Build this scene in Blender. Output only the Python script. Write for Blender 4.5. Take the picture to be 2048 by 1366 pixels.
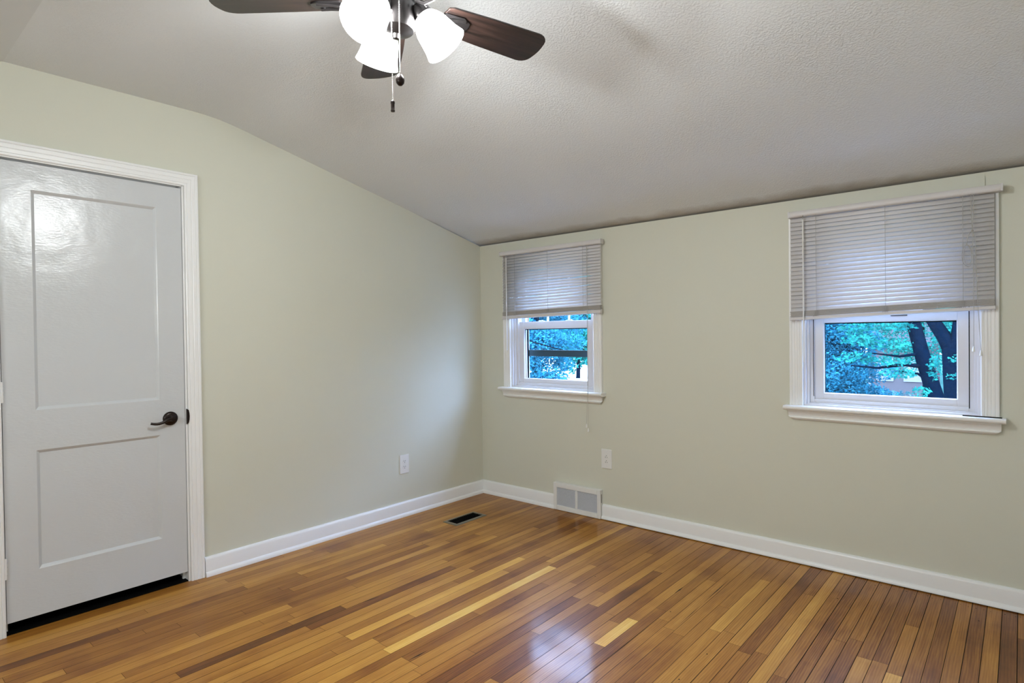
import bpy, bmesh, math, random
from mathutils import Vector, Matrix

for o in list(bpy.data.objects):
    bpy.data.objects.remove(o, do_unlink=True)
scene = bpy.context.scene
C = scene.collection
rad = math.radians

# ------------------------------------------------------------------ camera
F_PX = 1185.4
YAW, PIT, ROL = rad(40.6755), rad(-0.6719), rad(-0.7428)
cam_d = bpy.data.cameras.new('camera')
cam = bpy.data.objects.new('camera', cam_d); C.objects.link(cam)
fw = Vector((-math.sin(YAW)*math.cos(PIT), math.cos(YAW)*math.cos(PIT), math.sin(PIT)))
r0 = Vector((math.cos(YAW), math.sin(YAW), 0)); u0 = r0.cross(fw)
cr, sr = math.cos(ROL), math.sin(ROL)
rt = cr*r0 + sr*u0; up = -sr*r0 + cr*u0
m = Matrix((rt, up, -fw)).transposed().to_4x4()
m.translation = Vector((3.3126, -3.4721, 1.27))
cam.matrix_world = m
cam_d.sensor_width = 36.0
cam_d.lens = 36.0*F_PX/2048.0
cam_d.clip_start = 0.02; cam_d.clip_end = 400
scene.camera = cam

# ------------------------------------------------------------------ sky, exposure
SKY = 30.0
LAMP = 830.0
w = bpy.data.worlds.new('sky'); scene.world = w; w.use_nodes = True
bg = w.node_tree.nodes['Background']
bg.inputs['Color'].default_value = (0.40, 0.57, 1.0, 1)
bg.inputs['Strength'].default_value = SKY
# fill lamps added out of view behind the camera, at three made-up shaded windows
for lx_, ly_, lz_, rz_, en_, sw_, sh_ in ((1.95, -4.94, 1.64, 0, 20.0, 0.90, 0.40), (3.25, -4.94, 1.36, 0, 5.0, 0.70, 0.90), (3.82, -4.32, 1.36, 90, 1.5, 0.70, 0.90)):
    ld = bpy.data.lights.new('added_fill_light', 'AREA'); ld.shape = 'RECTANGLE'; ld.size = sw_; ld.size_y = sh_
    ld.energy = en_; ld.color = (0.92, 0.98, 1.0)
    lo = bpy.data.objects.new('added_fill_light', ld); C.objects.link(lo)
    lo.location = (lx_, ly_, lz_); lo.rotation_euler = (rad(90), 0, rad(rz_))
vs = scene.view_settings
vs.view_transform = 'Standard'; vs.look = 'None'; vs.gamma = 1.0
vs.exposure = 0.13
vs.use_curve_mapping = False

# ------------------------------------------------------------------ room numbers (metres)
RX, RY = 3.86, -4.98          # right wall, front wall
FLAT = 2.47
KNEE = 1.964
BEND = -2.04                  # where the back slope meets the flat ceiling
BEND2 = -2.945                # where the front slope starts
def ceil_prof():
    return [(0.0, KNEE), (-1.90, 2.434), (-1.97, 2.449), (-2.04, 2.4605), (-2.11, 2.4675), (-2.18, FLAT),
            (BEND2, FLAT), (RY, KNEE)]

# ------------------------------------------------------------------ materials
def nodes_of(name):
    mt = bpy.data.materials.new(name); mt.use_nodes = True
    nt = mt.node_tree
    return mt, nt, nt.nodes['Principled BSDF']
def N(nt, typ, **kw):
    n = nt.nodes.new(typ)
    for k, v in kw.items(): setattr(n, k, v)
    return n
def coord(nt, scale=(1,1,1)):
    t = N(nt, 'ShaderNodeTexCoord'); mp = N(nt, 'ShaderNodeMapping')
    mp.inputs['Scale'].default_value = scale
    nt.links.new(t.outputs['Object'], mp.inputs['Vector'])
    return mp.outputs['Vector']
def add_bump(nt, b, vec, scale, strength, dist, detail=3.0, rough=0.55):
    n = N(nt, 'ShaderNodeTexNoise'); n.inputs['Scale'].default_value = scale
    n.inputs['Detail'].default_value = detail; n.inputs['Roughness'].default_value = rough
    nt.links.new(vec, n.inputs['Vector'])
    bp = N(nt, 'ShaderNodeBump'); bp.inputs['Strength'].default_value = strength
    bp.inputs['Distance'].default_value = dist
    nt.links.new(n.outputs['Fac'], bp.inputs['Height'])
    nt.links.new(bp.outputs['Normal'], b.inputs['Normal'])
    return n, bp
def vary(nt, b, vec, col, amount, scale):
    """mild large-scale colour variation (paint, wear)"""
    n = N(nt, 'ShaderNodeTexNoise'); n.inputs['Scale'].default_value = scale; n.inputs['Detail'].default_value = 4
    nt.links.new(vec, n.inputs['Vector'])
    mx = N(nt, 'ShaderNodeMix', data_type='RGBA')
    mx.inputs['A'].default_value = (*[c*(1-amount) for c in col], 1)
    mx.inputs['B'].default_value = (*[min(1, c*(1+amount)) for c in col], 1)
    nt.links.new(n.outputs['Fac'], mx.inputs['Factor'])
    nt.links.new(mx.outputs['Result'], b.inputs['Base Color'])
def paint(name, col, rough=0.5, bump=None, amount=0.02, vscale=3, metallic=0.0, spec=0.5, coat=0.0):
    mt, nt, b = nodes_of(name)
    vec = coord(nt)
    vary(nt, b, vec, col, amount, vscale)
    b.inputs['Roughness'].default_value = rough
    b.inputs['Metallic'].default_value = metallic
    b.inputs['Specular IOR Level'].default_value = spec
    if coat: b.inputs['Coat Weight'].default_value = coat; b.inputs['Coat Roughness'].default_value = 0.12
    if bump: add_bump(nt, b, vec, *bump)
    return mt

M = {}
M['wall'] = paint('wall_paint', (0.66, 0.66, 0.56), 0.55, (170, 0.10, 0.002), 0.015, 2.0, spec=0.35)
M['trim'] = paint('white_gloss_trim', (0.87, 0.875, 0.875), 0.28, (45, 0.05, 0.002), 0.015, 5)
M['casing'] = paint('white_window_trim', (0.87, 0.87, 0.855), 0.32, (60, 0.04, 0.002), 0.02, 6)
M['vinyl'] = paint('white_vinyl', (0.74, 0.74, 0.77), 0.35, None, 0.01, 4)
M['plastic'] = paint('white_plastic', (0.80, 0.80, 0.78), 0.35, None, 0.01, 8)
M['slot'] = paint('dark_slot', (0.10, 0.095, 0.09), 0.6)
M['black'] = paint('black', (0.003, 0.003, 0.003), 0.8, spec=0.05)
M['void'] = paint('closet_shade_black', (0.002, 0.002, 0.002), 0.9, spec=0.0)  # shade inside the closet, put into the colour
M['bronze'] = paint('oil_rubbed_bronze', (0.022, 0.014, 0.012), 0.30, None, 0.2, 30, metallic=0.6)
M['fan_metal'] = paint('dark_brushed_metal', (0.055, 0.05, 0.05), 0.28, None, 0.1, 20, metallic=0.85)
M['chrome'] = paint('bead_chain_metal', (0.42, 0.40, 0.38), 0.3, None, 0.05, 20, metallic=0.9)
M['register'] = paint('brown_register_enamel', (0.17, 0.145, 0.095), 0.4, None, 0.08, 20, metallic=0.3)
M['cord'] = paint('blind_cord', (0.42, 0.40, 0.37), 0.8)
M['gap'] = paint('floor_gap', (0.018, 0.009, 0.004), 0.9)
M['storm'] = paint('storm_frame_metal', (0.78, 0.80, 0.85), 0.4)
M['storm_rail'] = paint('storm_rail_metal', (0.028, 0.050, 0.055), 0.6, spec=0.05)

# door: brushed-on gloss enamel
mt, nt, b = nodes_of('door_gloss_enamel'); M['door'] = mt
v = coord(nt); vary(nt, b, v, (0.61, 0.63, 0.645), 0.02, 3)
b.inputs['Roughness'].default_value = 0.20
n1 = N(nt, 'ShaderNodeTexNoise'); n1.inputs['Scale'].default_value = 1.0; n1.inputs['Detail'].default_value = 5
mp = N(nt, 'ShaderNodeMapping'); mp.inputs['Scale'].default_value = (60, 55, 150)
nt.links.new(v, mp.inputs['Vector']); nt.links.new(mp.outputs['Vector'], n1.inputs['Vector'])
n2 = N(nt, 'ShaderNodeTexNoise'); n2.inputs['Scale'].default_value = 7; nt.links.new(v, n2.inputs['Vector'])
ad = N(nt, 'ShaderNodeMath', operation='MULTIPLY_ADD'); ad.inputs[1].default_value = 6.0
nt.links.new(n2.outputs['Fac'], ad.inputs[0]); nt.links.new(n1.outputs['Fac'], ad.inputs[2])
bp = N(nt, 'ShaderNodeBump'); bp.inputs['Strength'].default_value = 0.22; bp.inputs['Distance'].default_value = 0.003
nt.links.new(ad.outputs[0], bp.inputs['Height']); nt.links.new(bp.outputs['Normal'], b.inputs['Normal'])

# stippled ceiling
def ceiling_mat(name, col, strength):
    mt, nt, b = nodes_of(name)
    v = coord(nt); vary(nt, b, v, col, 0.02, 1.5)
    b.inputs['Roughness'].default_value = 0.75; b.inputs['Specular IOR Level'].default_value = 0.3
    a = N(nt, 'ShaderNodeTexNoise'); a.inputs['Scale'].default_value = 125; a.inputs['Detail'].default_value = 4
    nt.links.new(v, a.inputs['Vector'])
    rp = N(nt, 'ShaderNodeValToRGB'); rp.color_ramp.elements[0].position = 0.40; rp.color_ramp.elements[1].position = 0.66
    nt.links.new(a.outputs['Fac'], rp.inputs['Fac'])
    l = N(nt, 'ShaderNodeTexNoise'); l.inputs['Scale'].default_value = 2.2; l.inputs['Detail'].default_value = 3
    nt.links.new(v, l.inputs['Vector'])
    mr = N(nt, 'ShaderNodeMapRange'); mr.inputs['From Min'].default_value = 0.32; mr.inputs['From Max'].default_value = 0.66
    mr.inputs['To Min'].default_value = strength*0.35; mr.inputs['To Max'].default_value = strength
    nt.links.new(l.outputs['Fac'], mr.inputs['Value'])
    bp = N(nt, 'ShaderNodeBump'); bp.inputs['Distance'].default_value = 0.004
    nt.links.new(rp.outputs['Color'], bp.inputs['Height']); nt.links.new(mr.outputs['Result'], bp.inputs['Strength'])
    nt.links.new(bp.outputs['Normal'], b.inputs['Normal'])
    return mt
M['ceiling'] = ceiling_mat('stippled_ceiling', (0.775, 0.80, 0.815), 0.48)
# browner band with an uneven edge along the joint with the window wall
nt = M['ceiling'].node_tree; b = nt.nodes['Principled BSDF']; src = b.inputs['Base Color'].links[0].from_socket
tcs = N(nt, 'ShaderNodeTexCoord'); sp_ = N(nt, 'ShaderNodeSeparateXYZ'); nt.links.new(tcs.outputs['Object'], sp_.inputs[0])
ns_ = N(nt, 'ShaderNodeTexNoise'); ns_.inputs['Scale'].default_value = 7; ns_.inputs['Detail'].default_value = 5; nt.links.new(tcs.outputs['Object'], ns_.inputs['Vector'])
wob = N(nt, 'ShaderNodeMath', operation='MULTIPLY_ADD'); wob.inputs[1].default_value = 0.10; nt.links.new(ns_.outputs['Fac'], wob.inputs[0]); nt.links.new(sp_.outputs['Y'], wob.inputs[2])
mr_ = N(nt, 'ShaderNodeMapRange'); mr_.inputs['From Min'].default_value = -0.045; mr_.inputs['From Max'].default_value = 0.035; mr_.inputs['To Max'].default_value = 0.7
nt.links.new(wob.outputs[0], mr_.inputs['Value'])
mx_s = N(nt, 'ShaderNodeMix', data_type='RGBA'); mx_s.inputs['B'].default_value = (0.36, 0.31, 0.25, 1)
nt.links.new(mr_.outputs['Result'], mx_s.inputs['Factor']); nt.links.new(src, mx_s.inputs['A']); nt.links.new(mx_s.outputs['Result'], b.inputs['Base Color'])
M['ceiling_smooth'] = paint('smooth_ceiling', (0.72, 0.745, 0.755), 0.6, (120, 0.06, 0.002))

# oak strip floor
mt, nt, b = nodes_of('oak_strip_floor'); M['oak'] = mt
at = N(nt, 'ShaderNodeAttribute', attribute_name='tint'); sd = N(nt, 'ShaderNodeAttribute', attribute_name='seed')
tc = N(nt, 'ShaderNodeTexCoord'); sx = N(nt, 'ShaderNodeSeparateXYZ'); nt.links.new(tc.outputs['Object'], sx.inputs[0])
def grain(scx, scy, off):
    cx = N(nt, 'ShaderNodeCombineXYZ')
    mx_ = N(nt, 'ShaderNodeMath', operation='MULTIPLY'); mx_.inputs[1].default_value = scx
    my_ = N(nt, 'ShaderNodeMath', operation='MULTIPLY'); my_.inputs[1].default_value = scy
    mz_ = N(nt, 'ShaderNodeMath', operation='MULTIPLY_ADD'); mz_.inputs[1].default_value = 37.0; mz_.inputs[2].default_value = off
    nt.links.new(sx.outputs['X'], mx_.inputs[0]); nt.links.new(sx.outputs['Y'], my_.inputs[0]); nt.links.new(sd.outputs['Fac'], mz_.inputs[0])
    nt.links.new(mx_.outputs[0], cx.inputs[0]); nt.links.new(my_.outputs[0], cx.inputs[1]); nt.links.new(mz_.outputs[0], cx.inputs[2])
    return cx.outputs[0]
g1 = N(nt, 'ShaderNodeTexNoise'); g1.inputs['Scale'].default_value = 1; g1.inputs['Detail'].default_value = 6; g1.inputs['Roughness'].default_value = 0.6
nt.links.new(grain(230, 7, 0), g1.inputs['Vector'])
g2 = N(nt, 'ShaderNodeTexNoise'); g2.inputs['Scale'].default_value = 1; g2.inputs['Detail'].default_value = 3
nt.links.new(grain(26, 2.4, 5), g2.inputs['Vector'])
wv = N(nt, 'ShaderNodeTexWave', wave_type='BANDS', bands_direction='X'); wv.inputs['Scale'].default_value = 1.0
wv.inputs['Distortion'].default_value = 9; wv.inputs['Detail'].default_value = 2; wv.inputs['Detail Scale'].default_value = 0.7
nt.links.new(grain(34, 3.0, 11), wv.inputs['Vector'])
def mad(a, k, c):
    q = N(nt, 'ShaderNodeMath', operation='MULTIPLY_ADD'); q.inputs[1].default_value = k
    nt.links.new(a, q.inputs[0])
    if isinstance(c, float): q.inputs[2].default_value = c
    else: nt.links.new(c, q.inputs[2])
    return q.outputs[0]
s_ = mad(g1.outputs['Fac'], 0.30, at.outputs['Fac']); s_ = mad(g2.outputs['Fac'], 0.34, s_); s_ = mad(wv.outputs['Fac'], 0.075, s_)
# worn and stained patches that keep their own shape
st = N(nt, 'ShaderNodeTexNoise'); st.inputs['Scale'].default_value = 2.6; st.inputs['Detail'].default_value = 5
nt.links.new(tc.outputs['Object'], st.inputs['Vector'])
str_ = N(nt, 'ShaderNodeMapRange'); str_.inputs['From Min'].default_value = 0.52; str_.inputs['From Max'].default_value = 0.75
str_.inputs['To Min'].default_value = 0.0; str_.inputs['To Max'].default_value = -0.16
nt.links.new(st.outputs['Fac'], str_.inputs['Value'])
s_ = mad(str_.outputs['Result'], 1.0, s_)
s_ = mad(s_, 1.0, -0.345)
rp = N(nt, 'ShaderNodeValToRGB')
stops = [(0.0, (0.085, 0.028, 0.006)), (0.22, (0.20, 0.067, 0.010)), (0.42, (0.365, 0.150, 0.021)), (0.62, (0.52, 0.25, 0.042)), (0.85, (0.73, 0.40, 0.075)), (1.0, (0.82, 0.53, 0.14))]
el = rp.color_ramp.elements
el[0].position = stops[0][0]; el[0].color = (*stops[0][1], 1); el[1].position = 1.0; el[1].color = (*stops[-1][1], 1)
for p_, c_ in stops[1:-1]:
    e = el.new(p_); e.color = (*c_, 1)
nt.links.new(s_, rp.inputs['Fac']); nt.links.new(rp.outputs['Color'], b.inputs['Base Color'])
b.inputs['Roughness'].default_value = 0.45; b.inputs['Specular IOR Level'].default_value = 0.2
b.inputs['Coat Weight'].default_value = 0.30; b.inputs['Coat Roughness'].default_value = 0.125
bpn = N(nt, 'ShaderNodeBump'); bpn.inputs['Strength'].default_value = 0.10; bpn.inputs['Distance'].default_value = 0.001
nt.links.new(g1.outputs['Fac'], bpn.inputs['Height']); nt.links.new(bpn.outputs['Normal'], b.inputs['Normal'])

# fan blade walnut
mt, nt, b = nodes_of('dark_walnut_blade'); M['blade'] = mt
v = coord(nt, (3, 60, 10)); n = N(nt, 'ShaderNodeTexNoise'); n.inputs['Scale'].default_value = 1.5; n.inputs['Detail'].default_value = 6
nt.links.new(v, n.inputs['Vector']); rp = N(nt, 'ShaderNodeValToRGB')
rp.color_ramp.elements[0].position = 0.35; rp.color_ramp.elements[0].color = (0.005, 0.003, 0.0025, 1)
rp.color_ramp.elements[1].position = 0.7; rp.color_ramp.elements[1].color = (0.026, 0.013, 0.010, 1)
nt.links.new(n.outputs['Fac'], rp.inputs['Fac']); nt.links.new(rp.outputs['Color'], b.inputs['Base Color'])
b.inputs['Roughness'].default_value = 0.38

# lit frosted glass shade and bulb
def emit(name, col, s):
    mt, nt, b = nodes_of(name)
    b.inputs['Base Color'].default_value = (0.9, 0.9, 0.88, 1); b.inputs['Roughness'].default_value = 0.4
    b.inputs['Emission Color'].default_value = (*col, 1); b.inputs['Emission Strength'].default_value = s
    return mt
M['bulb'] = emit('lit_bulb', (0.945, 0.985, 1.0), LAMP)
M['shade'] = emit('lit_seeded_glass', (0.98, 0.99, 1.0), 12.0)
nt = M['shade'].node_tree
tr = N(nt, 'ShaderNodeBsdfTransparent'); mx = N(nt, 'ShaderNodeMixShader'); mx.inputs['Fac'].default_value = 0.80
nt.links.new(nt.nodes['Principled BSDF'].outputs[0], mx.inputs[1]); nt.links.new(tr.outputs[0], mx.inputs[2])
nt.links.new(mx.outputs[0], nt.nodes['Material Output'].inputs['Surface'])

# blind slat vinyl (lets some daylight through)
mt, nt, b = nodes_of('blind_vinyl'); M['slat'] = mt
b.inputs['Base Color'].default_value = (0.82, 0.80, 0.81, 1); b.inputs['Roughness'].default_value = 0.42
tl = N(nt, 'ShaderNodeBsdfTranslucent'); tl.inputs['Color'].default_value = (0.78, 0.77, 0.80, 1)
mx = N(nt, 'ShaderNodeMixShader'); mx.inputs['Fac'].default_value = 0.17
nt.links.new(b.outputs[0], mx.inputs[1]); nt.links.new(tl.outputs[0], mx.inputs[2])
nt.links.new(mx.outputs[0], nt.nodes['Material Output'].inputs['Surface'])
M['blind'] = paint('blind_rail', (0.66, 0.635, 0.625), 0.4)
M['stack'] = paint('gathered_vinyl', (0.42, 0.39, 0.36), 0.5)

# window pane
mt, nt, b = nodes_of('window_glass'); M['glass'] = mt
nt.nodes.remove(b)
tr = N(nt, 'ShaderNodeBsdfTransparent'); tr.inputs['Color'].default_value = (0.96, 0.98, 0.98, 1)
gl = N(nt, 'ShaderNodeBsdfGlossy'); gl.inputs['Roughness'].default_value = 0.01
fr = N(nt, 'ShaderNodeFresnel'); fr.inputs['IOR'].default_value = 1.45
ge = N(nt, 'ShaderNodeNewGeometry')       # reflect on the outer faces only (no false total reflection inside the thin pane)
iv = N(nt, 'ShaderNodeMath', operation='SUBTRACT'); iv.inputs[0].default_value = 1.0; nt.links.new(ge.outputs['Backfacing'], iv.inputs[1])
fm = N(nt, 'ShaderNodeMath', operation='MULTIPLY'); nt.links.new(fr.outputs[0], fm.inputs[0]); nt.links.new(iv.outputs[0], fm.inputs[1])
mx = N(nt, 'ShaderNodeMixShader'); nt.links.new(fm.outputs[0], mx.inputs['Fac'])
nt.links.new(tr.outputs[0], mx.inputs[1]); nt.links.new(gl.outputs[0], mx.inputs[2])
nt.links.new(mx.outputs[0], nt.nodes['Material Output'].inputs['Surface'])

def leaf_mat(name, c0, c1):
    mt, nt, b = nodes_of(name)
    v = coord(nt); n = N(nt, 'ShaderNodeTexNoise'); n.inputs['Scale'].default_value = 4.5; n.inputs['Detail'].default_value = 4
    nt.links.new(v, n.inputs['Vector'])
    rp = N(nt, 'ShaderNodeValToRGB'); rp.color_ramp.elements[0].position = 0.36; rp.color_ramp.elements[0].color = (*c0, 1)
    rp.color_ramp.elements[1].position = 0.66; rp.color_ramp.elements[1].color = (*c1, 1)
    nt.links.new(n.outputs['Fac'], rp.inputs['Fac']); nt.links.new(rp.outputs['Color'], b.inputs['Base Color'])
    b.inputs['Roughness'].default_value = 0.7; b.inputs['Specular IOR Level'].default_value = 0.02
    t = N(nt, 'ShaderNodeBsdfTranslucent'); nt.links.new(rp.outputs['Color'], t.inputs['Color'])
    mx = N(nt, 'ShaderNodeMixShader'); mx.inputs['Fac'].default_value = 0.35
    nt.links.new(b.outputs[0], mx.inputs[1]); nt.links.new(t.outputs[0], mx.inputs[2])
    nt.links.new(mx.outputs[0], nt.nodes['Material Output'].inputs['Surface'])
    return mt
M['leaf_blue'] = leaf_mat('blue_green_leaves', (0.005, 0.075, 0.115), (0.034, 0.19, 0.24))
M['leaf_teal'] = leaf_mat('teal_leaves', (0.003, 0.075, 0.064), (0.020, 0.19, 0.135))
M['leaf_pale'] = leaf_mat('pale_leaves', (0.014, 0.065, 0.075), (0.07, 0.14, 0.13))
M['bark'] = paint('dark_bark', (0.0012, 0.0045, 0.009), 0.9, (14, 0.6, 0.03), 0.5, 9, spec=0.0)
M['lawn'] = paint('lawn', (0.022, 0.062, 0.050), 0.9, (8, 0.5, 0.05), 0.3, 2, spec=0.0)
M['paving'] = paint('pale_paving', (0.80, 0.82, 0.82), 0.9, None, 0.06, 1)
M['siding'] = paint('white_siding', (0.13, 0.13, 0.13), 0.7, spec=0.0)
M['roof'] = paint('shingle_roof', (0.03, 0.03, 0.03), 0.9, (20, 0.5, 0.02), 0.2, 8, spec=0.0)
M['wire'] = paint('utility_wire', (0.002, 0.003, 0.004), 0.8, spec=0.0)
mt, nt, b = nodes_of('faded_brick'); M['brick'] = mt
v = coord(nt); bk = N(nt, 'ShaderNodeTexBrick'); nt.links.new(v, bk.inputs['Vector'])
bk.inputs['Color1'].default_value = (0.034, 0.020, 0.022, 1); bk.inputs['Color2'].default_value = (0.044, 0.026, 0.028, 1); bk.inputs['Mortar'].default_value = (0.06, 0.052, 0.05, 1)
bk.inputs['Scale'].default_value = 4.0
nt.links.new(bk.outputs['Color'], b.inputs['Base Color']); b.inputs['Roughness'].default_value = 0.9; b.inputs['Specular IOR Level'].default_value = 0.0

# ------------------------------------------------------------------ mesh helpers
class MB:
    def __init__(s): s.v = []; s.f = []; s.mi = []; s.cur = 0
    def add(s, vs, fs):
        o = len(s.v); s.v += [tuple(p) for p in vs]
        for f in fs: s.f.append([i+o for i in f]); s.mi.append(s.cur)
        return s
    def box(s, x0, x1, y0, y1, z0, z1):
        return s.add([(x0,y0,z0),(x1,y0,z0),(x1,y1,z0),(x0,y1,z0),(x0,y0,z1),(x1,y0,z1),(x1,y1,z1),(x0,y1,z1)],
                     [(0,3,2,1),(4,5,6,7),(0,1,5,4),(1,2,6,5),(2,3,7,6),(3,0,4,7)])
    def prism(s, poly, axis, a, b_):
        """poly: 2D points; extruded along axis from a to b"""
        def P(p, t):
            return (t, p[0], p[1]) if axis == 'x' else ((p[0], t, p[1]) if axis == 'y' else (p[0], p[1], t))
        n = len(poly)
        vs = [P(p, a) for p in poly] + [P(p, b_) for p in poly]
        fs = [list(range(n))[::-1], list(range(n, 2*n))] + [(i, (i+1) % n, n+(i+1) % n, n+i) for i in range(n)]
        return s.add(vs, fs)
    def lathe(s, prof, seg=24, mat=None, cap=True):
        """prof: list of (r, z)"""
        mat = mat or Matrix.Identity(4); vs = []; fs = []
        n = len(prof)
        for i in range(seg):
            a = 2*math.pi*i/seg
            for r, z in prof: vs.append(mat @ Vector((r*math.cos(a), r*math.sin(a), z)))
        for i in range(seg):
            j = (i+1) % seg
            for k in range(n-1): fs.append((i*n+k, j*n+k, j*n+k+1, i*n+k+1))
        if cap:
            if prof[0][0] > 1e-6: fs.append([i*n for i in range(seg)][::-1])
            if prof[-1][0] > 1e-6: fs.append([i*n+n-1 for i in range(seg)])
        return s.add(vs, fs)
    def tube(s, pts, r, seg=8, closed=False):
        pts = [Vector(p) for p in pts]; n = len(pts); vs = []; fs = []
        rs = r if isinstance(r, (list, tuple)) else [r]*n
        nrm = None
        for i, p in enumerate(pts):
            t = (pts[min(i+1, n-1)] - pts[max(i-1, 0)]).normalized()
            if nrm is None:
                nrm = t.orthogonal().normalized()
            else:
                nrm = (nrm - t*nrm.dot(t)); nrm = nrm.normalized() if nrm.length > 1e-6 else t.orthogonal().normalized()
            bn = t.cross(nrm)
            for k in range(seg):
                a = 2*math.pi*k/seg
                vs.append(p + (nrm*math.cos(a) + bn*math.sin(a))*rs[i])
        for i in range(n-1):
            for k in range(seg):
                k2 = (k+1) % seg
                fs.append((i*seg+k, i*seg+k2, (i+1)*seg+k2, (i+1)*seg+k))
        fs.append(list(range(seg))[::-1]); fs.append([(n-1)*seg+k for k in range(seg)])
        return s.add(vs, fs)
    def ball(s, c, r, seg=8, rings=6):
        pr = [(r*math.sin(math.pi*i/rings), -r*math.cos(math.pi*i/rings)) for i in range(rings+1)]
        pr[0] = (1e-5, -r); pr[-1] = (1e-5, r)
        return s.lathe(pr, seg, Matrix.Translation(c), cap=False)
    def build(s, name, mat, parent=None, bevel=0, smooth=None, kind=None, segs=2, clean=True):
        me = bpy.data.meshes.new(name)
        me.from_pydata([tuple(v) for v in s.v], [], s.f)
        mats = mat if isinstance(mat, (list, tuple)) else [mat]
        for q in mats: me.materials.append(q)
        for p, i in zip(me.polygons, s.mi): p.material_index = min(i, len(mats)-1)
        if clean or bevel:
            bm = bmesh.new(); bm.from_mesh(me)
            bmesh.ops.recalc_face_normals(bm, faces=bm.faces[:])
            if bevel:
                es = [e for e in bm.edges if len(e.link_faces) == 2 and e.calc_face_angle(0) > rad(35)]
                bmesh.ops.bevel(bm, geom=es, offset=bevel, segments=segs, profile=0.5, affect='EDGES', clamp_overlap=True)
            bm.to_mesh(me); bm.free()
        if smooth:
            for p in me.polygons: p.use_smooth = True
            me.set_sharp_from_angle(angle=rad(smooth))
        me.update()
        o = bpy.data.objects.new(name, me); C.objects.link(o)
        if parent: o.parent = parent
        if kind: o['kind'] = kind
        return o
def empty(name, loc=(0,0,0), rz=0):
    o = bpy.data.objects.new(name, None); C.objects.link(o); o.location = loc; o.rotation_euler = (0,0,rz)
    o.empty_display_size = 0.05
    return o
def tag(o, label, cat, group=None, kind=None):
    o['label'] = label; o['category'] = cat
    if group: o['group'] = group
    if kind: o['kind'] = kind
    return o
def structure(o, label=None, cat=None):
    o['kind'] = 'structure'
    if label: o['label'] = label
    if cat: o['category'] = cat
    return o
def frame_sweep(mb, prof, x0, x1, z0, z1, place):
    """U-shaped moulding round an opening x0..x1, from z0 up to z1; prof = (outward offset, protrusion)"""
    n = len(prof); vs = []
    for k in range(4):
        for u_, d in prof:
            x = x0-u_ if k < 2 else x1+u_
            z = z0 if k in (0, 3) else z1+u_
            vs.append(place(x, d, z))
    fs = []
    for k in range(3):
        for i in range(n):
            j = (i+1) % n
            fs.append((k*n+i, k*n+j, (k+1)*n+j, (k+1)*n+i))
    fs.append(list(range(n))[::-1]); fs.append([3*n+i for i in range(n)])
    return mb.add(vs, fs)
def ring(mb, x0, x1, z0, z1, wl, wr, wb, wt, y0, y1):
    mb.box(x0, x0+wl, y0, y1, z0, z1); mb.box(x1-wr, x1, y0, y1, z0, z1)
    mb.box(x0+wl, x1-wr, y0, y1, z0, z0+wb); mb.box(x0+wl, x1-wr, y0, y1, z1-wt, z1)
    return mb

# ------------------------------------------------------------------ floor
PITCH = 0.0528; ORG = 2.823
special = [  # (x centre, y start, y end, tint): boards that stand out in the photo
 (1.375,-2.013,-0.895,.92), (1.375,-0.895,-0.02,.30), (1.17,-2.05,-0.9,.74), (1.225,-1.75,-1.1,.66), (1.225,-1.1,-.02,.44), (1.04,-2.7,-1.2,.58),
 (2.012,-1.43,-1.15,.90), (2.012,-2.4,-1.43,.42), (1.70,-2.3,-1.13,.22), (1.805,-2.4,-1.147,.22),
 (2.30,-1.02,-0.36,.60), (2.425,-1.08,-0.02,.52), (2.95,-1.6,-0.92,.70), (2.85,-1.5,-0.865,.50), (2.85,-.865,-.02,.30),
 (0.885,-2.618,-1.9,.12), (0.84,-2.14,-1.2,.54), (0.695,-3.2,-2.05,.56), (0.95,-2.11,-1.24,.20), (1.30,-0.86,-0.02,.66),
 (1.60,-2.03,-1.0,.50), (0.38,-0.934,-0.62,.58), (0.62,-1.7,-0.98,.54), (0.935,-1.6,-0.927,.52), (0.29,-2.65,-2.09,.26),
 (1.28,-2.7,-1.985,.60), (1.33,-2.8,-1.99,.55), (1.12,-2.9,-2.05,.56), (1.43,-2.6,-1.55,.36), (1.49,-2.0,-1.1,.30), (1.54,-2.9,-2.0,.55),
 (2.535,-1.08,-.4,.42), (2.535,-1.9,-1.08,.30), (2.905,-.86,-.02,.26), (3.06,-1.2,-.02,.24), (3.115,-1.3,-.02,.36), (3.17,-1.0,-.02,.24), (3.22,-1.4,-.02,.40), (3.27,-1.4,-.02,.18), (3.01,-1.2,-.02,.34), (2.64,-1.2,-.02,.34), (2.70,-1.3,-.02,.26)]
rnd = random.Random(11)
mb = MB(); tints = []; seeds = []
nrow0 = math.ceil((0-ORG)/PITCH) - 1
row = nrow0
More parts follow.
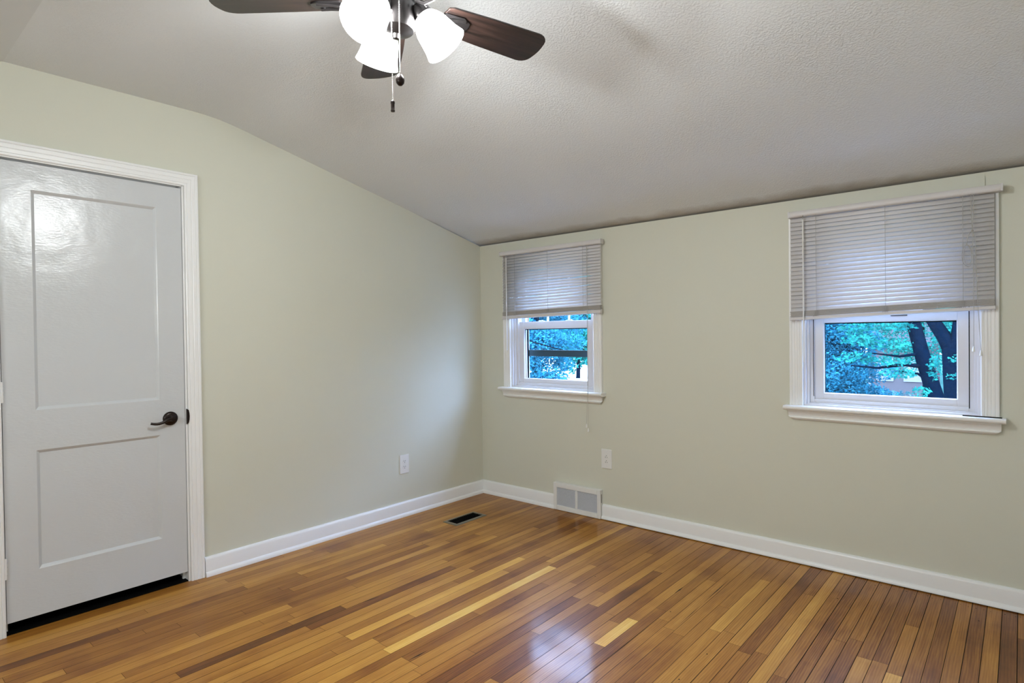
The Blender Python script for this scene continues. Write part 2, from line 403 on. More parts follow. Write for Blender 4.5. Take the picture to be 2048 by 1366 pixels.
while ORG + row*PITCH < RX:
    xa = ORG + row*PITCH; xb = xa + PITCH; xc = (xa+xb)/2
    segs = sorted([(s[1], s[2], s[3]) for s in special if abs(s[0]-xc) < PITCH/2])
    cuts = []
    y = RY
    fixed = []
    for a, b_, t in segs:
        if fixed and a < fixed[-1][1]: continue
        fixed.append((a, b_, t))
    def fill(a, b_):
        y = a
        while b_ - y > 0.02:
            L = rnd.uniform(0.45, 1.6)
            if b_-y-L < 0.3: L = b_-y
            base = 0.40 - 0.06*max(0, min(1, (xc-2.2)/0.8)) + 0.05*max(0, 1-abs(xc-1.3)/0.8)
            t = min(.62, max(.14, rnd.gauss(base, 0.075)))
            cuts.append((y, y+L, t)); y += L
    for a, b_, t in fixed:
        fill(y, a); cuts.append((a, b_, t)); y = b_
    fill(y, 0.0)
    g = 0.0005 + (0.0007*rnd.random()) + (0.0009*rnd.random() if xc > 2.4 else 0)
    x0, x1 = max(xa+g, 0), min(xb-g, RX)
    if x1 > x0:
        for a, b_, t in cuts:
            mb.cur = 0
            mb.add([(x0,a+.0006,0),(x1,a+.0006,0),(x1,b_-.0006,0),(x0,b_-.0006,0)], [(0,1,2,3)])
            tints.append(t); seeds.append(rnd.random())
    row += 1
npl = len(tints)
mb.cur = 1
mb.add([(0,RY,-.004),(RX,RY,-.004),(RX,0,-.004),(0,0,-.004)], [(0,1,2,3)])
mb.box(-.13, RX+.13, RY-.13, .15, -.12, -.005)
# open cracks and old nail holes
for (xa, ya, xb, yb, wd) in ((2.029,-.79,2.031,-.69,.006), (2.182,-1.07,2.178,-.80,.0022), (2.178,-.80,2.174,-.45,.0035), (2.086,-1.75,2.086,-1.0,.0018), (0.92,-1.84,0.935,-1.70,.004), (1.49,-2.0,1.492,-1.9,.006)):
    mb.add([(xa,ya,.0004),((xa+xb)/2+wd,(ya+yb)/2,.0004),(xb,yb,.0004),((xa+xb)/2-wd*.3,(ya+yb)/2,.0004)], [(0,1,2,3)])
nr = random.Random(5)
def hole(x, y, r): mb.add([(x+r*math.cos(q*1.0472), y+r*1.3*math.sin(q*1.0472), .0004) for q in range(6)], [tuple(range(6))])
for k in range(-4, 10):
    for off in (.011, .042):
        if nr.random() < .8: hole(ORG+k*PITCH+off+nr.uniform(-.004,.004), -.062-nr.uniform(0,.02), nr.uniform(.0018,.0032))
for x, y in ((2.65,-.36), (3.17,-.22), (2.37,-1.22), (1.47,-1.33), (2.10,-.98), (2.36,-1.45), (1.62,-.86), (.53,-1.1)): hole(x, y, .003)
floor = mb.build('floor', [M['oak'], M['gap']], clean=False)
for nm, arr in (('tint', tints), ('seed', seeds)):
    at_ = floor.data.attributes.new(nm, 'FLOAT', 'FACE')
    vals = list(arr) + [0.2]*(len(floor.data.polygons)-npl)
    at_.data.foreach_set('value', vals)
structure(floor)

# ------------------------------------------------------------------ walls
DY0, DY1, DZ1 = -2.982, -2.238, 2.066     # door opening in the left wall
prof = ceil_prof()
def ceil_z(y):
    for (y0, z0), (y1, z1) in zip(prof, prof[1:]):
        if y1 <= y <= y0: return z0 + (z1-z0)*(y-y0)/(y1-y0)
    return KNEE
def wall_piece(mb, ya, yb, zb, x0, x1):
    ys = [yb] + [p[0] for p in prof if ya < p[0] < yb] + [ya]
    mb.prism([(ya, zb), (yb, zb)] + [(y, ceil_z(y)+.02) for y in ys], 'x', x0, x1)
mb = MB(); wall_piece(mb, DY1, 0.0, 0, -.12, 0); wall_piece(mb, DY0, DY1, DZ1, -.12, 0); wall_piece(mb, RY, DY0, 0, -.12, 0)
structure(mb.build('wall_left', M['wall'], clean=True))
mb = MB(); wall_piece(mb, RY, 0, 0, RX, RX+.12); structure(mb.build('wall_right', M['wall']))
mb = MB(); mb.box(-.12, RX+.12, RY-.12, RY, 0, KNEE+.02); structure(mb.build('wall_front', M['wall']))
WX = [0.700, 2.793]; OH = 0.378; WZ0, WZ1 = 0.862, 1.842
mb = MB()
xs = [-.12, WX[0]-OH, WX[0]+OH, WX[1]-OH, WX[1]+OH, RX+.12]
for i in (0, 2, 4): mb.box(xs[i], xs[i+1], 0, .14, 0, KNEE+.02)
for i in (1, 3):
    mb.box(xs[i], xs[i+1], 0, .14, 0, WZ0); mb.box(xs[i], xs[i+1], 0, .14, WZ1, KNEE+.02)
structure(mb.build('wall_back', M['wall']))
# ceiling
mb = MB()
n = len(prof)
for i in range(n-1):
    mb.cur = 1 if prof[i][0] <= BEND2+1e-6 else 0
    (ya, za), (yb, zb) = prof[i], prof[i+1]
    ea = 0.14 if i == 0 else 0; eb = -.12 if i == n-2 else 0
    mb.add([(-.12,ya+ea,za),(RX+.12,ya+ea,za),(RX+.12,yb+eb,zb),(-.12,yb+eb,zb)], [(0,1,2,3)])
    mb.add([(-.12,ya+ea,za+.06),(RX+.12,ya+ea,za+.06),(RX+.12,yb+eb,zb+.06),(-.12,yb+eb,zb+.06)], [(3,2,1,0)])
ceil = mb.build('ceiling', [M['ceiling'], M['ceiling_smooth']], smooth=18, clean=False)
structure(ceil)

# ------------------------------------------------------------------ baseboards (board plus shoe moulding)
BB = [(0,0),(.030,0),(.030,.010),(.027,.019),(.021,.024),(.0175,.025),(.0175,.088),(.015,.095),(.011,.099),(.006,.1015),(0,.1015)]
mb = MB(); mb.prism([(d, z) for d, z in BB], 'y', -2.163, -.0) ; structure(mb.build('baseboard_left', M['trim'], smooth=40))
mb = MB()
for xa, xb, lift in ((.0, .733, 0), (1.136, RX, .005)):
    mb.prism([(-d, max(z, lift)) for d, z in BB], 'x', xa, xb)
structure(mb.build('baseboard_back', M['trim'], smooth=40))

# ------------------------------------------------------------------ door
door = empty('door_1', (0, (DY0+DY1)/2, 0)); structure(door, 'white two-panel door with dark lever handle in the left wall', 'door')
OFF = -door.location
def shift(o): o.location = OFF; return o
sy0, sy1, sz0, sz1 = DY0+.008, DY1-.006, .050, 2.0505
px0, px1 = -2.861, -2.361
FX = -.004
mb = MB()
yc = [sy0, px0, px1, sy1]; zc = [sz0, .255, .783, .962, 1.937, sz1]
for i in range(3):
    for j in range(5):
        if i == 1 and j in (1, 3):
            ya, yb, za, zb = yc[1], yc[2], zc[j], zc[j+1]; t = .013; dp = .011
            o_ = [(FX,ya,za),(FX,yb,za),(FX,yb,zb),(FX,ya,zb)]
            m_ = [(FX-.003,ya+.004,za+.004),(FX-.003,yb-.004,za+.004),(FX-.003,yb-.004,zb-.004),(FX-.003,ya+.004,zb-.004)]
            q_ = [(FX-dp,ya+t,za+t),(FX-dp,yb-t,za+t),(FX-dp,yb-t,zb-t),(FX-dp,ya+t,zb-t)]
            mb.add(o_+m_+q_, [(k,(k+1)%4,4+(k+1)%4,4+k) for k in range(4)] + [(4+k,4+(k+1)%4,8+(k+1)%4,8+k) for k in range(4)] + [(8,9,10,11)])
        else:
            mb.add([(FX,yc[i],zc[j]),(FX,yc[i+1],zc[j]),(FX,yc[i+1],zc[j+1]),(FX,yc[i],zc[j+1])], [(0,1,2,3)])
BX = FX-.035
mb.add([(FX,sy0,sz0),(FX,sy1,sz0),(FX,sy1,sz1),(FX,sy0,sz1),(BX,sy0,sz0),(BX,sy1,sz0),(BX,sy1,sz1),(BX,sy0,sz1)],
       [(0,4,5,1),(1,5,6,2),(2,6,7,3),(3,7,4,0),(7,6,5,4)])
shift(mb.build('door_slab', M['door'], door, clean=False))
CP = [(0,0),(0,.012),(.004,.015),(.010,.0155),(.012,.0125),(.015,.0155),(.030,.017),(.033,.0145),(.036,.017),(.050,.018),(.053,.016),(.056,.0195),(.063,.0195),(.066,.017),(.066,0)]
mb = MB()
frame_sweep(mb, CP, DY0+.003, DY1+.006, 0, DZ1, lambda a, d, z: (d, a, z))
shift(mb.build('casing', M['trim'], door, smooth=25))
mb = MB()   # jamb and stop
mb.box(-.12, .004, DY1-.004, DY1+.004, 0, DZ1); mb.box(-.12, .004, DY0-.004, DY0+.004, 0, DZ1); mb.box(-.12, .004, DY0, DY1, DZ1-.005, DZ1+.003)
mb.box(-.055, -.043, DY1-.016, DY1-.004, 0, DZ1); mb.box(-.055, -.043, DY0+.004, DY0+.016, 0, DZ1); mb.box(-.055, -.043, DY0, DY1, DZ1-.017, DZ1-.005)
shift(mb.build('jamb', M['trim'], door))
mb = MB()   # closet behind with its floor, coloured black as the shade under the door
mb.box(-.80, -.79, DY0-.05, DY1+.05, -.002, 2.3); mb.box(-.80, -.121, DY0-.06, DY0-.05, -.002, 2.3); mb.box(-.80, -.121, DY1+.05, DY1+.06, -.002, 2.3)
mb.box(-.80, -.121, DY0-.06, DY1+.06, 2.3, 2.31); mb.box(-.80, -.121, DY0-.06, DY1+.06, -.012, -.002)
shift(mb.build('closet_shade_lining', M['void'], door))
mb = MB(); mb.box(-.121, -.006, DY0+.004, DY1-.004, -.004, .004); shift(mb.build('gap_shade_board', M['black'], door))  # black board added as the shade in the gap under the door
# lever handle
hy, hz = -2.314, .862
Mx = Matrix.Translation((FX, hy, hz)) @ Matrix.Rotation(rad(90), 4, 'Y')
mb = MB(); mb.lathe([(.0355,0),(.0355,.004),(.033,.009),(.026,.0125),(.014,.0135),(.013,.030),(.012,.046),(.0,.047)], 32, Mx)
hd = shift(mb.build('door_handle', M['bronze'], door, smooth=40))
pts = []; rr = []
for i in range(13):
    t = i/12
    yy = hy + .004 - t*.108
    zz = hz + .002 - .030*(t**1.3) + .017*max(0, (t-.62)/.38)**1.6 + (.010*math.sin(min(1, t*2)*math.pi)*.3)
    xx = FX + .042 + .010*math.sin(t*math.pi)
    pts.append((xx, yy, zz)); rr.append(.0085 - .002*t if t < .9 else .0062)
mb = MB(); mb.tube(pts, rr, 10); mb.build('lever', M['bronze'], hd, smooth=50)
mb = MB(); mb.prism([(-2.2405,.825),(-2.2405,.905),(-2.232,.898),(-2.2285,.882),(-2.2275,.866),(-2.2285,.848),(-2.232,.832)], 'x', -.003, .0175)
shift(mb.build('strike_plate', M['bronze'], door, bevel=.001))
for zz in (.29, 1.05, 1.78):
    mb = MB(); mb.tube([(.004, DY0+.005, zz-.045), (.004, DY0+.005, zz+.045)], .006, 10)
    for k in range(5): mb.lathe([(.0066, zz-.043+k*.018), (.0066, zz-.043+k*.018+.012)], 10, Matrix.Translation((.004, DY0+.005, 0)))
    shift(mb.build('hinge', M['trim'], door, smooth=40))

# ------------------------------------------------------------------ windows
WC = [(0,0),(0,.015),(.003,.018),(.012,.018),(.014,.0155),(.017,.018),(.024,.0185),(.026,.016),(.029,.0185),(.036,.019),(.038,.0165),(.041,.019),(.050,.020),(.052,.0175),(.055,.021),(.064,.021),(.067,.018),(.067,0)]
def make_window(idx, xc, where):
    root = empty('window_%d' % idx, (xc, 0, 0)); structure(root, where, 'window')
    mb = MB(); frame_sweep(mb, WC, -OH, OH, WZ0, WZ1, lambda a, d, z: (a, -d, z)); mb.build('casing', M['casing'], root, smooth=25)
    # stool with a rounded nose and a bead beneath
    mb = MB(); nose = [(.06,.840),(-.044,.840),(-.048,.8425),(-.052,.8425),(-.056,.844),(-.062,.846),(-.066,.852),(-.066,.858),(-.063,.863),(-.058,.865),(.06,.865)]
    mb.prism(nose, 'x', -.468, .468); mb.build('stool', M['casing'], root, smooth=30)
    # apron: cove moulding whose ends are cut back at an angle
    ap = [(-.002,.842),(-.040,.842),(-.040,.836),(-.034,.834),(-.029,.826),(-.023,.815),(-.020,.806),(-.026,.804),(-.027,.799),(-.021,.792),(-.012,.787),(-.004,.785),(-.002,.785)]
    def cut(z): return .425 + (.026 if z > .806 else .026*max(0, (z-.785)/.021))
    vs = []; n = len(ap)
    for s in (-1, 1):
        for y, z in ap: vs.append((s*cut(z), y, z))
    mb = MB(); mb.add(vs, [list(range(n))[::-1], list(range(n, 2*n))] + [(i, (i+1)%n, n+(i+1)%n, n+i) for i in range(n)])
    mb.build('apron', M['casing'], root, smooth=30)
    # stepped jamb frame
    mb = MB()
    ring(mb, -OH, OH, WZ0, WZ1, .012, .012, .012, .012, 0.0, .135)
    ring(mb, -OH+.012, OH-.012, WZ0+.003, WZ1-.012, .013, .013, .016, .012, .016, .135)
    ring(mb, -OH+.025, OH-.025, WZ0+.019, WZ1-.024, .021, .021, .019, .012, .030, .135)
    mb.build('jamb', M['vinyl'], root, bevel=.0015)
    # lower sash
    mb = MB(); ring(mb, -.334, .334, .898, 1.366, .045, .045, .035, .054, .045, .078)
    ring(mb, -.292, .292, .929, 1.316, .006, .006, .006, .006, .050, .072)
    ls = mb.build('lower_sash', M['vinyl'], root, bevel=.002)
    mb = MB(); ring(mb, -.2875, .2875, .933, 1.3115, .004, .004, .003, .007, .060, .064); mb.build('glazing_gasket', M['black'], ls)
    mb = MB(); mb.box(-.287, .287, .0615, .0645, .934, 1.310); mb.build('pane', M['glass'], ls)
    mb = MB(); mb.box(.10, .15, .050, .074, 1.366, 1.370); mb.box(.115, .15, .054, .066, 1.370, 1.375); mb.box(-.15, -.10, .050, .074, 1.366, 1.370); mb.box(-.15, -.115, .054, .066, 1.370, 1.375); mb.build('latch', M['vinyl'], ls, bevel=.002)
    # upper sash with two glazing bars
    mb = MB(); ring(mb, -.334, .334, 1.312, 1.812, .030, .030, .046, .045, .084, .116)
    us = mb.build('upper_sash', M['vinyl'], root, bevel=.002)
    mb = MB(); mb.box(-.305, .305, .099, .102, 1.357, 1.768); mb.build('pane', M['glass'], us)
    for x in (-.097, .097):
        mb = MB(); mb.box(x-.006, x+.006, .094, .106, 1.357, 1.768); mb.build('glazing_bar', M['vinyl'], us)
    mb = MB(); mb.box(-.304, .304, .094, .106, 1.575, 1.591); mb.build('glazing_bar', M['vinyl'], us)
    mb = MB(); mb.box(-.46, .46, .12, .20, .835, .862); mb.build('outer_sill', M['casing'], root)
    return root
w1 = make_window(1, WX[0], 'window nearest the room corner, under the slightly open blind')
w2 = make_window(2, WX[1], 'window farther from the corner, showing dark tree trunks')
for k, (x, y, rz_, hw, z0, z1) in enumerate(((1.95, RY, 180, .50, 1.40, 1.88), (3.25, RY, 180, .40, .87, 1.87), (RX, -4.32, -90, .40, .87, 1.87))):  # unseen windows made up to go with the fill lamps
    mb = MB(); ring(mb, -hw, hw, z0-.02, z1, .05, .05, .04, .04, -.018, 0)
    fw_ = structure(mb.build('window_%d' % (k+3), M['casing'])); fw_.location = (x, y, 0); fw_.rotation_euler = (0, 0, rad(rz_))
    mb = MB(); mb.box(-hw+.04, hw-.04, -.010, -.002, z0+.01, z1-.03); mb.build('added_roller_shade', M['plastic'], fw_)
# storm window outside the first window
mb = MB(); ring(mb, -.36, .36, .866, 1.84, .030, .030, .02, .03, .142, .160)
stm = mb.build('storm_frame', M['storm'], w1)
mb = MB(); mb.box(-.33, .33, .143, .158, 1.098, 1.148); mb.build('storm_rail', M['storm_rail'], stm, bevel=.003)
mb = MB(); mb.box(-.33, -.318, .136, .1415, .886, 1.82); mb.build('storm_track', M['black'], stm)
# black strips painted in as the sash stop shadow gap, and lock on the second window
mb = MB(); mb.box(.3325, .3362, .0285, .05, .895, 1.40); mb.build('shadow_gap_strip', M['black'], w2)
mb = MB(); mb.box(-.3362, -.3330, .0285, .05, .915, 1.40); mb.build('shadow_gap_strip', M['black'], w2)
mb = MB(); mb.box(.02, .09, .040, .046, 1.338, 1.348); mb.build('sash_label', M['slot'], w2)
# painted filler board between the second blind and the ceiling
mb = MB(); mb.box(-.445, .395, -.006, 0.001, 1.909, KNEE); mb.build('filler_board', M['wall'], w2)

# ------------------------------------------------------------------ blinds
def shear(mb, k): mb.v = [(x, y, z + k*x) for x, y, z in mb.v]
def make_blind(xc, half, sx0, sx1, ztop, stack_t, stack_b, rail_b, tilt, slope, label, wand_x, wand_b):
    root = empty('window_blind', (xc, -.04, ztop)); tag(root, label, 'window blind', 'white mini blinds pulled halfway up')
    Z = -ztop
    mb = MB(); hb = ztop-.031
    mb.prism([(-.024,Z+hb+.003),(-.026,Z+hb+.010),(-.026,Z+ztop-.006),(-.022,Z+ztop),(.018,Z+ztop),(.018,Z+hb),(-.020,Z+hb)], 'x', -half, half)
    hr = mb.build('headrail', M['blind'], root, smooth=40)
    for s in (-1, 1):
        mb = MB(); mb.box(s*half-.004, s*half+.004, -.027, .018, Z+hb-.001, Z+ztop+.001); mb.build('end_cap', M['blind'], hr, bevel=.001)
    # slats: thin curved strips, tilted nearly shut
    p = .0215; mb = MB(); sx = {-1: sx0-xc, 1: sx1-xc}
    zt = hb-.014; ns = round((zt-stack_t-.009)/p); p = (zt-stack_t-.009)/ns; z = zt; rn = random.Random(int(xc*100)); W = .0125
    k = 0
    while k <= ns:
        a = rad(tilt + rn.uniform(-2.0, 2.0) - (9 if k == 11 else 0))
        if tilt < 65: a = rad(tilt + rn.uniform(-3, 3))
        sag = rn.uniform(-.0008, .0008)
        row = []
        for e in (-1, 1):
            for i in range(6):
                t = -1 + 2*i/5
                c = .0022*(1-t*t)
                # room-side edge (t=-1) hangs low; the crown of the curve faces the room
                y = t*W*math.cos(a) - c*math.sin(a); zz = t*W*math.sin(a) + c*math.cos(a)
                row.append((sx[e], y, Z+z+zz+e*sag + slope*sx[e]*min(1, (hb-z)/(hb-stack_t-.012))))
        mb.add(row, [(i, i+1, 6+i+1, 6+i) for i in range(5)])
        k += 1; z = zt - p*k + (0 if tilt > 65 else rn.uniform(-.0008, .0008))
    sp = mb.build('slat_panel', M['slat'], root, smooth=60, clean=False)
    sol = sp.modifiers.new('thick', 'SOLIDIFY'); sol.thickness = .0005
    # gathered slats
    mb = MB(); z = stack_b+.002; i = 0
    while z < stack_t:
        o_ = rn.uniform(-.0015, .0015)
        mb.box(sx[-1]+o_, sx[1]+o_, -.0125+o_, .0125+o_, Z+z, Z+z+.0034); z += .0043; i += 1
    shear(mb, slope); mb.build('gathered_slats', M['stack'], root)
    mb = MB(); mb.prism([(-.013,Z+rail_b+.004),(-.013,Z+stack_b-.001),(-.009,Z+stack_b),(.009,Z+stack_b),(.013,Z+stack_b-.002),(.013,Z+rail_b+.004),(.008,Z+rail_b),(-.008,Z+rail_b)], 'x', sx[-1]-.003, sx[1]+.003)
    shear(mb, slope); mb.build('bottom_rail', M['blind'], root, smooth=40)
    ladx = [-.312, 0.0, .305]
    for x in ladx:
        mb = MB(); mb.tube([(x, -.0155, Z+hb), (x+.001, -.0155, Z+stack_t+slope*x), (x, -.0155, Z+stack_b+slope*x)], .0009, 6)
        mb.tube([(x+.004, .0150, Z+hb), (x+.004, .0150, Z+stack_b)], .0009, 6)
        # cord tangle round the gathered slats
        for q in range(4):
            mb.tube([(x-.010+q*.006, -.0165, Z+stack_t-.002+slope*x), (x-.006+q*.005, -.0185, Z+(stack_t+stack_b)/2+slope*x), (x-.012+q*.007, -.0165, Z+stack_b-.002+slope*x)], .001, 5)
        mb.build('ladder_cord', M['cord'], root)
    mb = MB(); mb.tube([(wand_x, -.024, Z+hb+.004), (wand_x, -.028, Z+hb-.012), (wand_x, -.027, Z+hb-.02)], .0022, 6)
    hk = mb.build('wand_hook', M['chrome'], root)
    mb = MB(); mb.tube([(wand_x, -.027, Z+hb-.018), (wand_x+.002, -.031, Z+wand_b)], .0036, 6); mb.build('tilt_wand', M['plastic'], root, smooth=50)
    return root, Z, hb
def tassel(parent, x, y, z):
    mb = MB(); mb.lathe([(.0015,.024),(.003,.022),(.0062,0),(.005,-.001)], 10, Matrix.Translation((x, y, z))); return mb.build('tassel', M['plastic'], parent, smooth=40)
b1, Z1, hb1 = make_blind(.720, .452, .280, 1.160, 1.905, 1.453, 1.421, 1.397, 61, .0227, 'mini blind on the window nearest the corner, long cord hanging below the sill', -.384, 1.153)
mb = MB(); mb.tube([(.345, -.026, Z1+hb1), (.347, -.030, Z1+1.2), (.345, -.031, Z1+.90), (.335, -.034, Z1+.64)], .0010, 6)
mb.tube([(.349, -.026, Z1+hb1), (.351, -.030, Z1+1.2), (.350, -.031, Z1+.90), (.349, -.034, Z1+.62)], .0010, 6)
lc = mb.build('lift_cord', M['cord'], b1); tassel(lc, .335, -.034, Z1+.628); tassel(lc, .349, -.034, Z1+.60)
b2, Z2, hb2 = make_blind(2.805, .444, 2.364, 3.222, 1.910, 1.390, 1.358, 1.340, 68, .034, 'mini blind with a knotted looped cord, on the window showing tree trunks', -.372, 1.103)
kx, kz = .341, 1.713
mb = MB()
mb.tube([(.335, -.026, Z2+hb2), (.337, -.030, Z2+1.79), (kx, -.031, Z2+kz)], .0011, 6)
mb.tube([(.345, -.026, Z2+hb2), (.344, -.030, Z2+1.79), (kx, -.031, Z2+kz)], .0011, 6)
mb.ball((kx, -.032, Z2+kz), .0045)
def loop(cx, cz, rx_, rz_, tiltx):
    return [(cx + rx_*math.sin(2*math.pi*i/18) + tiltx*math.cos(2*math.pi*i/18)*rz_, -.033 - .002*math.sin(i), Z2 + cz + rz_*math.cos(2*math.pi*i/18)) for i in range(19)]
mb.tube([(kx, -.032, Z2+kz), (kx-.012, -.034, Z2+1.700), (kx-.020, -.034, Z2+1.672), (kx-.021, -.033, Z2+1.650)], .0016, 6)
mb.tube(loop(kx-.020, 1.603, .018, .048, .0), .0011, 5); mb.tube(loop(kx-.017, 1.600, .014, .050, -.05), .0011, 5)
mb.tube([(kx, -.032, Z2+kz), (kx+.003, -.031, Z2+1.55), (.345, -.031, Z2+1.36), (.344, -.033, Z2+1.19)], .0011, 6)
mb.tube([(kx, -.032, Z2+kz), (kx+.010, -.031, Z2+1.68), (.358, -.031, Z2+1.40), (.370, -.033, Z2+1.17)], .0011, 6)
lc = mb.build('lift_cord', M['cord'], b2); tassel(lc, .344, -.033, Z2+1.166); tassel(lc, .370, -.033, Z2+1.148)

# thin black strip lying on the second sill
mb = MB(); mb.tube([(3.105, -.030, .8675), (3.15, -.032, .868), (3.247, -.034, .8675)], .0024, 8)
st_ = mb.build('black_strip', M['black']); tag(st_, 'thin black strip lying on the sill at the foot of the right window casing', 'strip')

# ------------------------------------------------------------------ outlets
def slots(mb, cx, cz, gz):
    for sx_, h in ((-.0065, .008), (.0065, .0066)): mb.box(cx+sx_-.0013, cx+sx_+.0013, -.0083, -.0070, cz-h/2, cz+h/2)
    mb.lathe([(.0026, 0), (.0026, .0013)], 10, Matrix.Translation((cx, -.0070, cz+gz)) @ Matrix.Rotation(rad(90), 4, 'X'))
def outlet(loc, rz, label, decora):
    mb = MB(); mb.box(-.041, .041, -.0062, 0, -.066, .066)
    o = mb.build('electrical_outlet', M['plastic'], bevel=.0035, segs=3); o.location = loc; o.rotation_euler = (0, 0, rz)
    tag(o, label, 'outlet', 'wall outlets')
    if decora:
        mb = MB(); mb.box(-.0168, .0168, -.0074, -.004, -.0335, .0335); r = mb.build('receptacle', M['plastic'], o, bevel=.0012)
        mb = MB(); slots(mb, 0, .012, .0105); slots(mb, 0, -.022, .0105); mb.build('slot', M['slot'], r)
        zs = (.048, -.048)
    else:
        for cz in (.0195, -.0195):
            mb = MB(); mb.lathe([(.0172, 0), (.0172, .003)], 24, Matrix.Translation((0, -.0044, cz)) @ Matrix.Rotation(rad(90), 4, 'X'))
            r = mb.build('receptacle', M['plastic'], o, smooth=40)
            mb = MB(); slots(mb, 0, cz+.003, -.011); mb.build('slot', M['slot'], r)
        zs = (0,)
    for zz in zs:
        mb = MB(); mb.lathe([(.0032, 0), (.0028, .0014), (0, .0016)], 10, Matrix.Translation((0, -.0058, zz)) @ Matrix.Rotation(rad(90), 4, 'X')); mb.build('screw', M['vinyl'], o)
    return o
outlet((0, -.806, .365), rad(90), 'white duplex outlet with round sockets, on the left wall near the corner', False)
outlet((1.168, 0, .414), 0, 'white outlet with one rectangular insert, on the window wall above the vent', True)

# ------------------------------------------------------------------ return-air vent on the back wall
vx, vw, vh, vd = .9345, .198, .199, .036
t = empty('wall_vent', (vx, 0, 0)); tag(t, 'white louvred metal air vent set in the baseboard of the window wall', 'vent')
mb = MB(); ring(mb, -vw, vw, .002, vh, .028, .026, .035, .034, -vd, -.001)
mb.box(-.010, .010, -vd+.001, -.004, .037, vh-.034)
mb.build('frame', M['plastic'], t, bevel=.003)
mb = MB(); mb.box(-vw+.02, vw-.02, -.006, -.0005, .02, vh-.02); mb.build('backing', M['black'], t)
for x0_, x1_ in ((-vw+.028, -.010), (.010, vw-.026)):
    mb = MB(); nl = 14
    for k in range(nl):
        z = .041 + (vh-.034-.037-.006)*k/(nl-1)
        mb.add([(x0_, -vd+.004, z-.0027), (x1_, -vd+.004, z-.0027), (x1_, -vd+.014, z+.0027), (x0_, -vd+.014, z+.0027),
                (x0_, -vd+.0048, z-.0034), (x1_, -vd+.0048, z-.0034), (x1_, -vd+.0148, z+.0020), (x0_, -vd+.0148, z+.0020)],
               [(0,1,2,3),(7,6,5,4),(0,4,5,1),(2,6,7,3)])
    mb.build('louvre_panel', M['vinyl'], t)
mb = MB(); mb.box(vw-.0005, vw+.0012, -.022, -.016, .11, .17); mb.build('damper_lever', M['slot'], t)

# ------------------------------------------------------------------ floor register
t = empty('floor_register', (.393, -.596, 0)); tag(t, 'dark slotted metal register set in the oak floor near the corner', 'floor register')
mb = MB()
ox, oy, ix, iy = .067, .148, .047, .125
o_ = [(-ox,-oy,.0005),(ox,-oy,.0005),(ox,oy,.0005),(-ox,oy,.0005)]; p_ = [(-ox+.004,-oy+.004,.006),(ox-.004,-oy+.004,.006),(ox-.004,oy-.004,.006),(-ox+.004,oy-.004,.006)]
q_ = [(-ix,-iy,.0065),(ix,-iy,.0065),(ix,iy,.0065),(-ix,iy,.0065)]; r_ = [(-ix,-iy,.001),(ix,-iy,.001),(ix,iy,.001),(-ix,iy,.001)]
mb.add(o_+p_+q_+r_, [(k+4*j,(k+1)%4+4*j,(k+1)%4+4*j+4,k+4*j+4) for j in range(3) for k in range(4)])
mb.build('frame', M['register'], t)
mb = MB(); mb.box(-ix, ix, -iy, iy, .0004, .0012); mb.build('backing', M['black'], t)
mb = MB()
for k in range(15):
    y = -iy + .008 + (2*iy-.016)*k/14; mb.box(-ix, ix, y-.0022, y+.0022, .002, .0045)
mb.box(-.002, .002, -iy, iy, .002, .0048)
mb.build('grille', M['black'], t)

# ------------------------------------------------------------------ ceiling fan with three lit shades
FX0, FY0 = 1.985, -2.41
fan = empty('ceiling_fan', (FX0, FY0, FLAT)); tag(fan, 'dark five-blade ceiling fan with three lit glass shades and pull chains', 'ceiling fan')
H = -FLAT
mb = MB(); mb.lathe([(.062,0),(.066,-.012),(.060,-.045),(.040,-.055),(.038,-.07)], 32); mb.build('canopy', M['fan_metal'], fan, smooth=40)
mb = MB(); mb.lathe([(.045,-.068),(.085,-.075),(.105,-.095),(.110,-.130),(.110,-.185),(.098,-.215),(.075,-.232),(.070,-.252),(.050,-.258)], 40); mb.build('motor_housing', M['fan_metal'], fan, smooth=35)
mb = MB(); mb.lathe([(.052,-.256),(.057,-.262),(.057,-.330),(.050,-.345),(.030,-.352),(.012,-.356),(.010,-.368),(.0,-.370)], 32)
sw = mb.build('switch_housing', M['fan_metal'], fan, smooth=40)
ZB = 2.205 - FLAT
A0 = 76.3; PITCHB = rad(12)
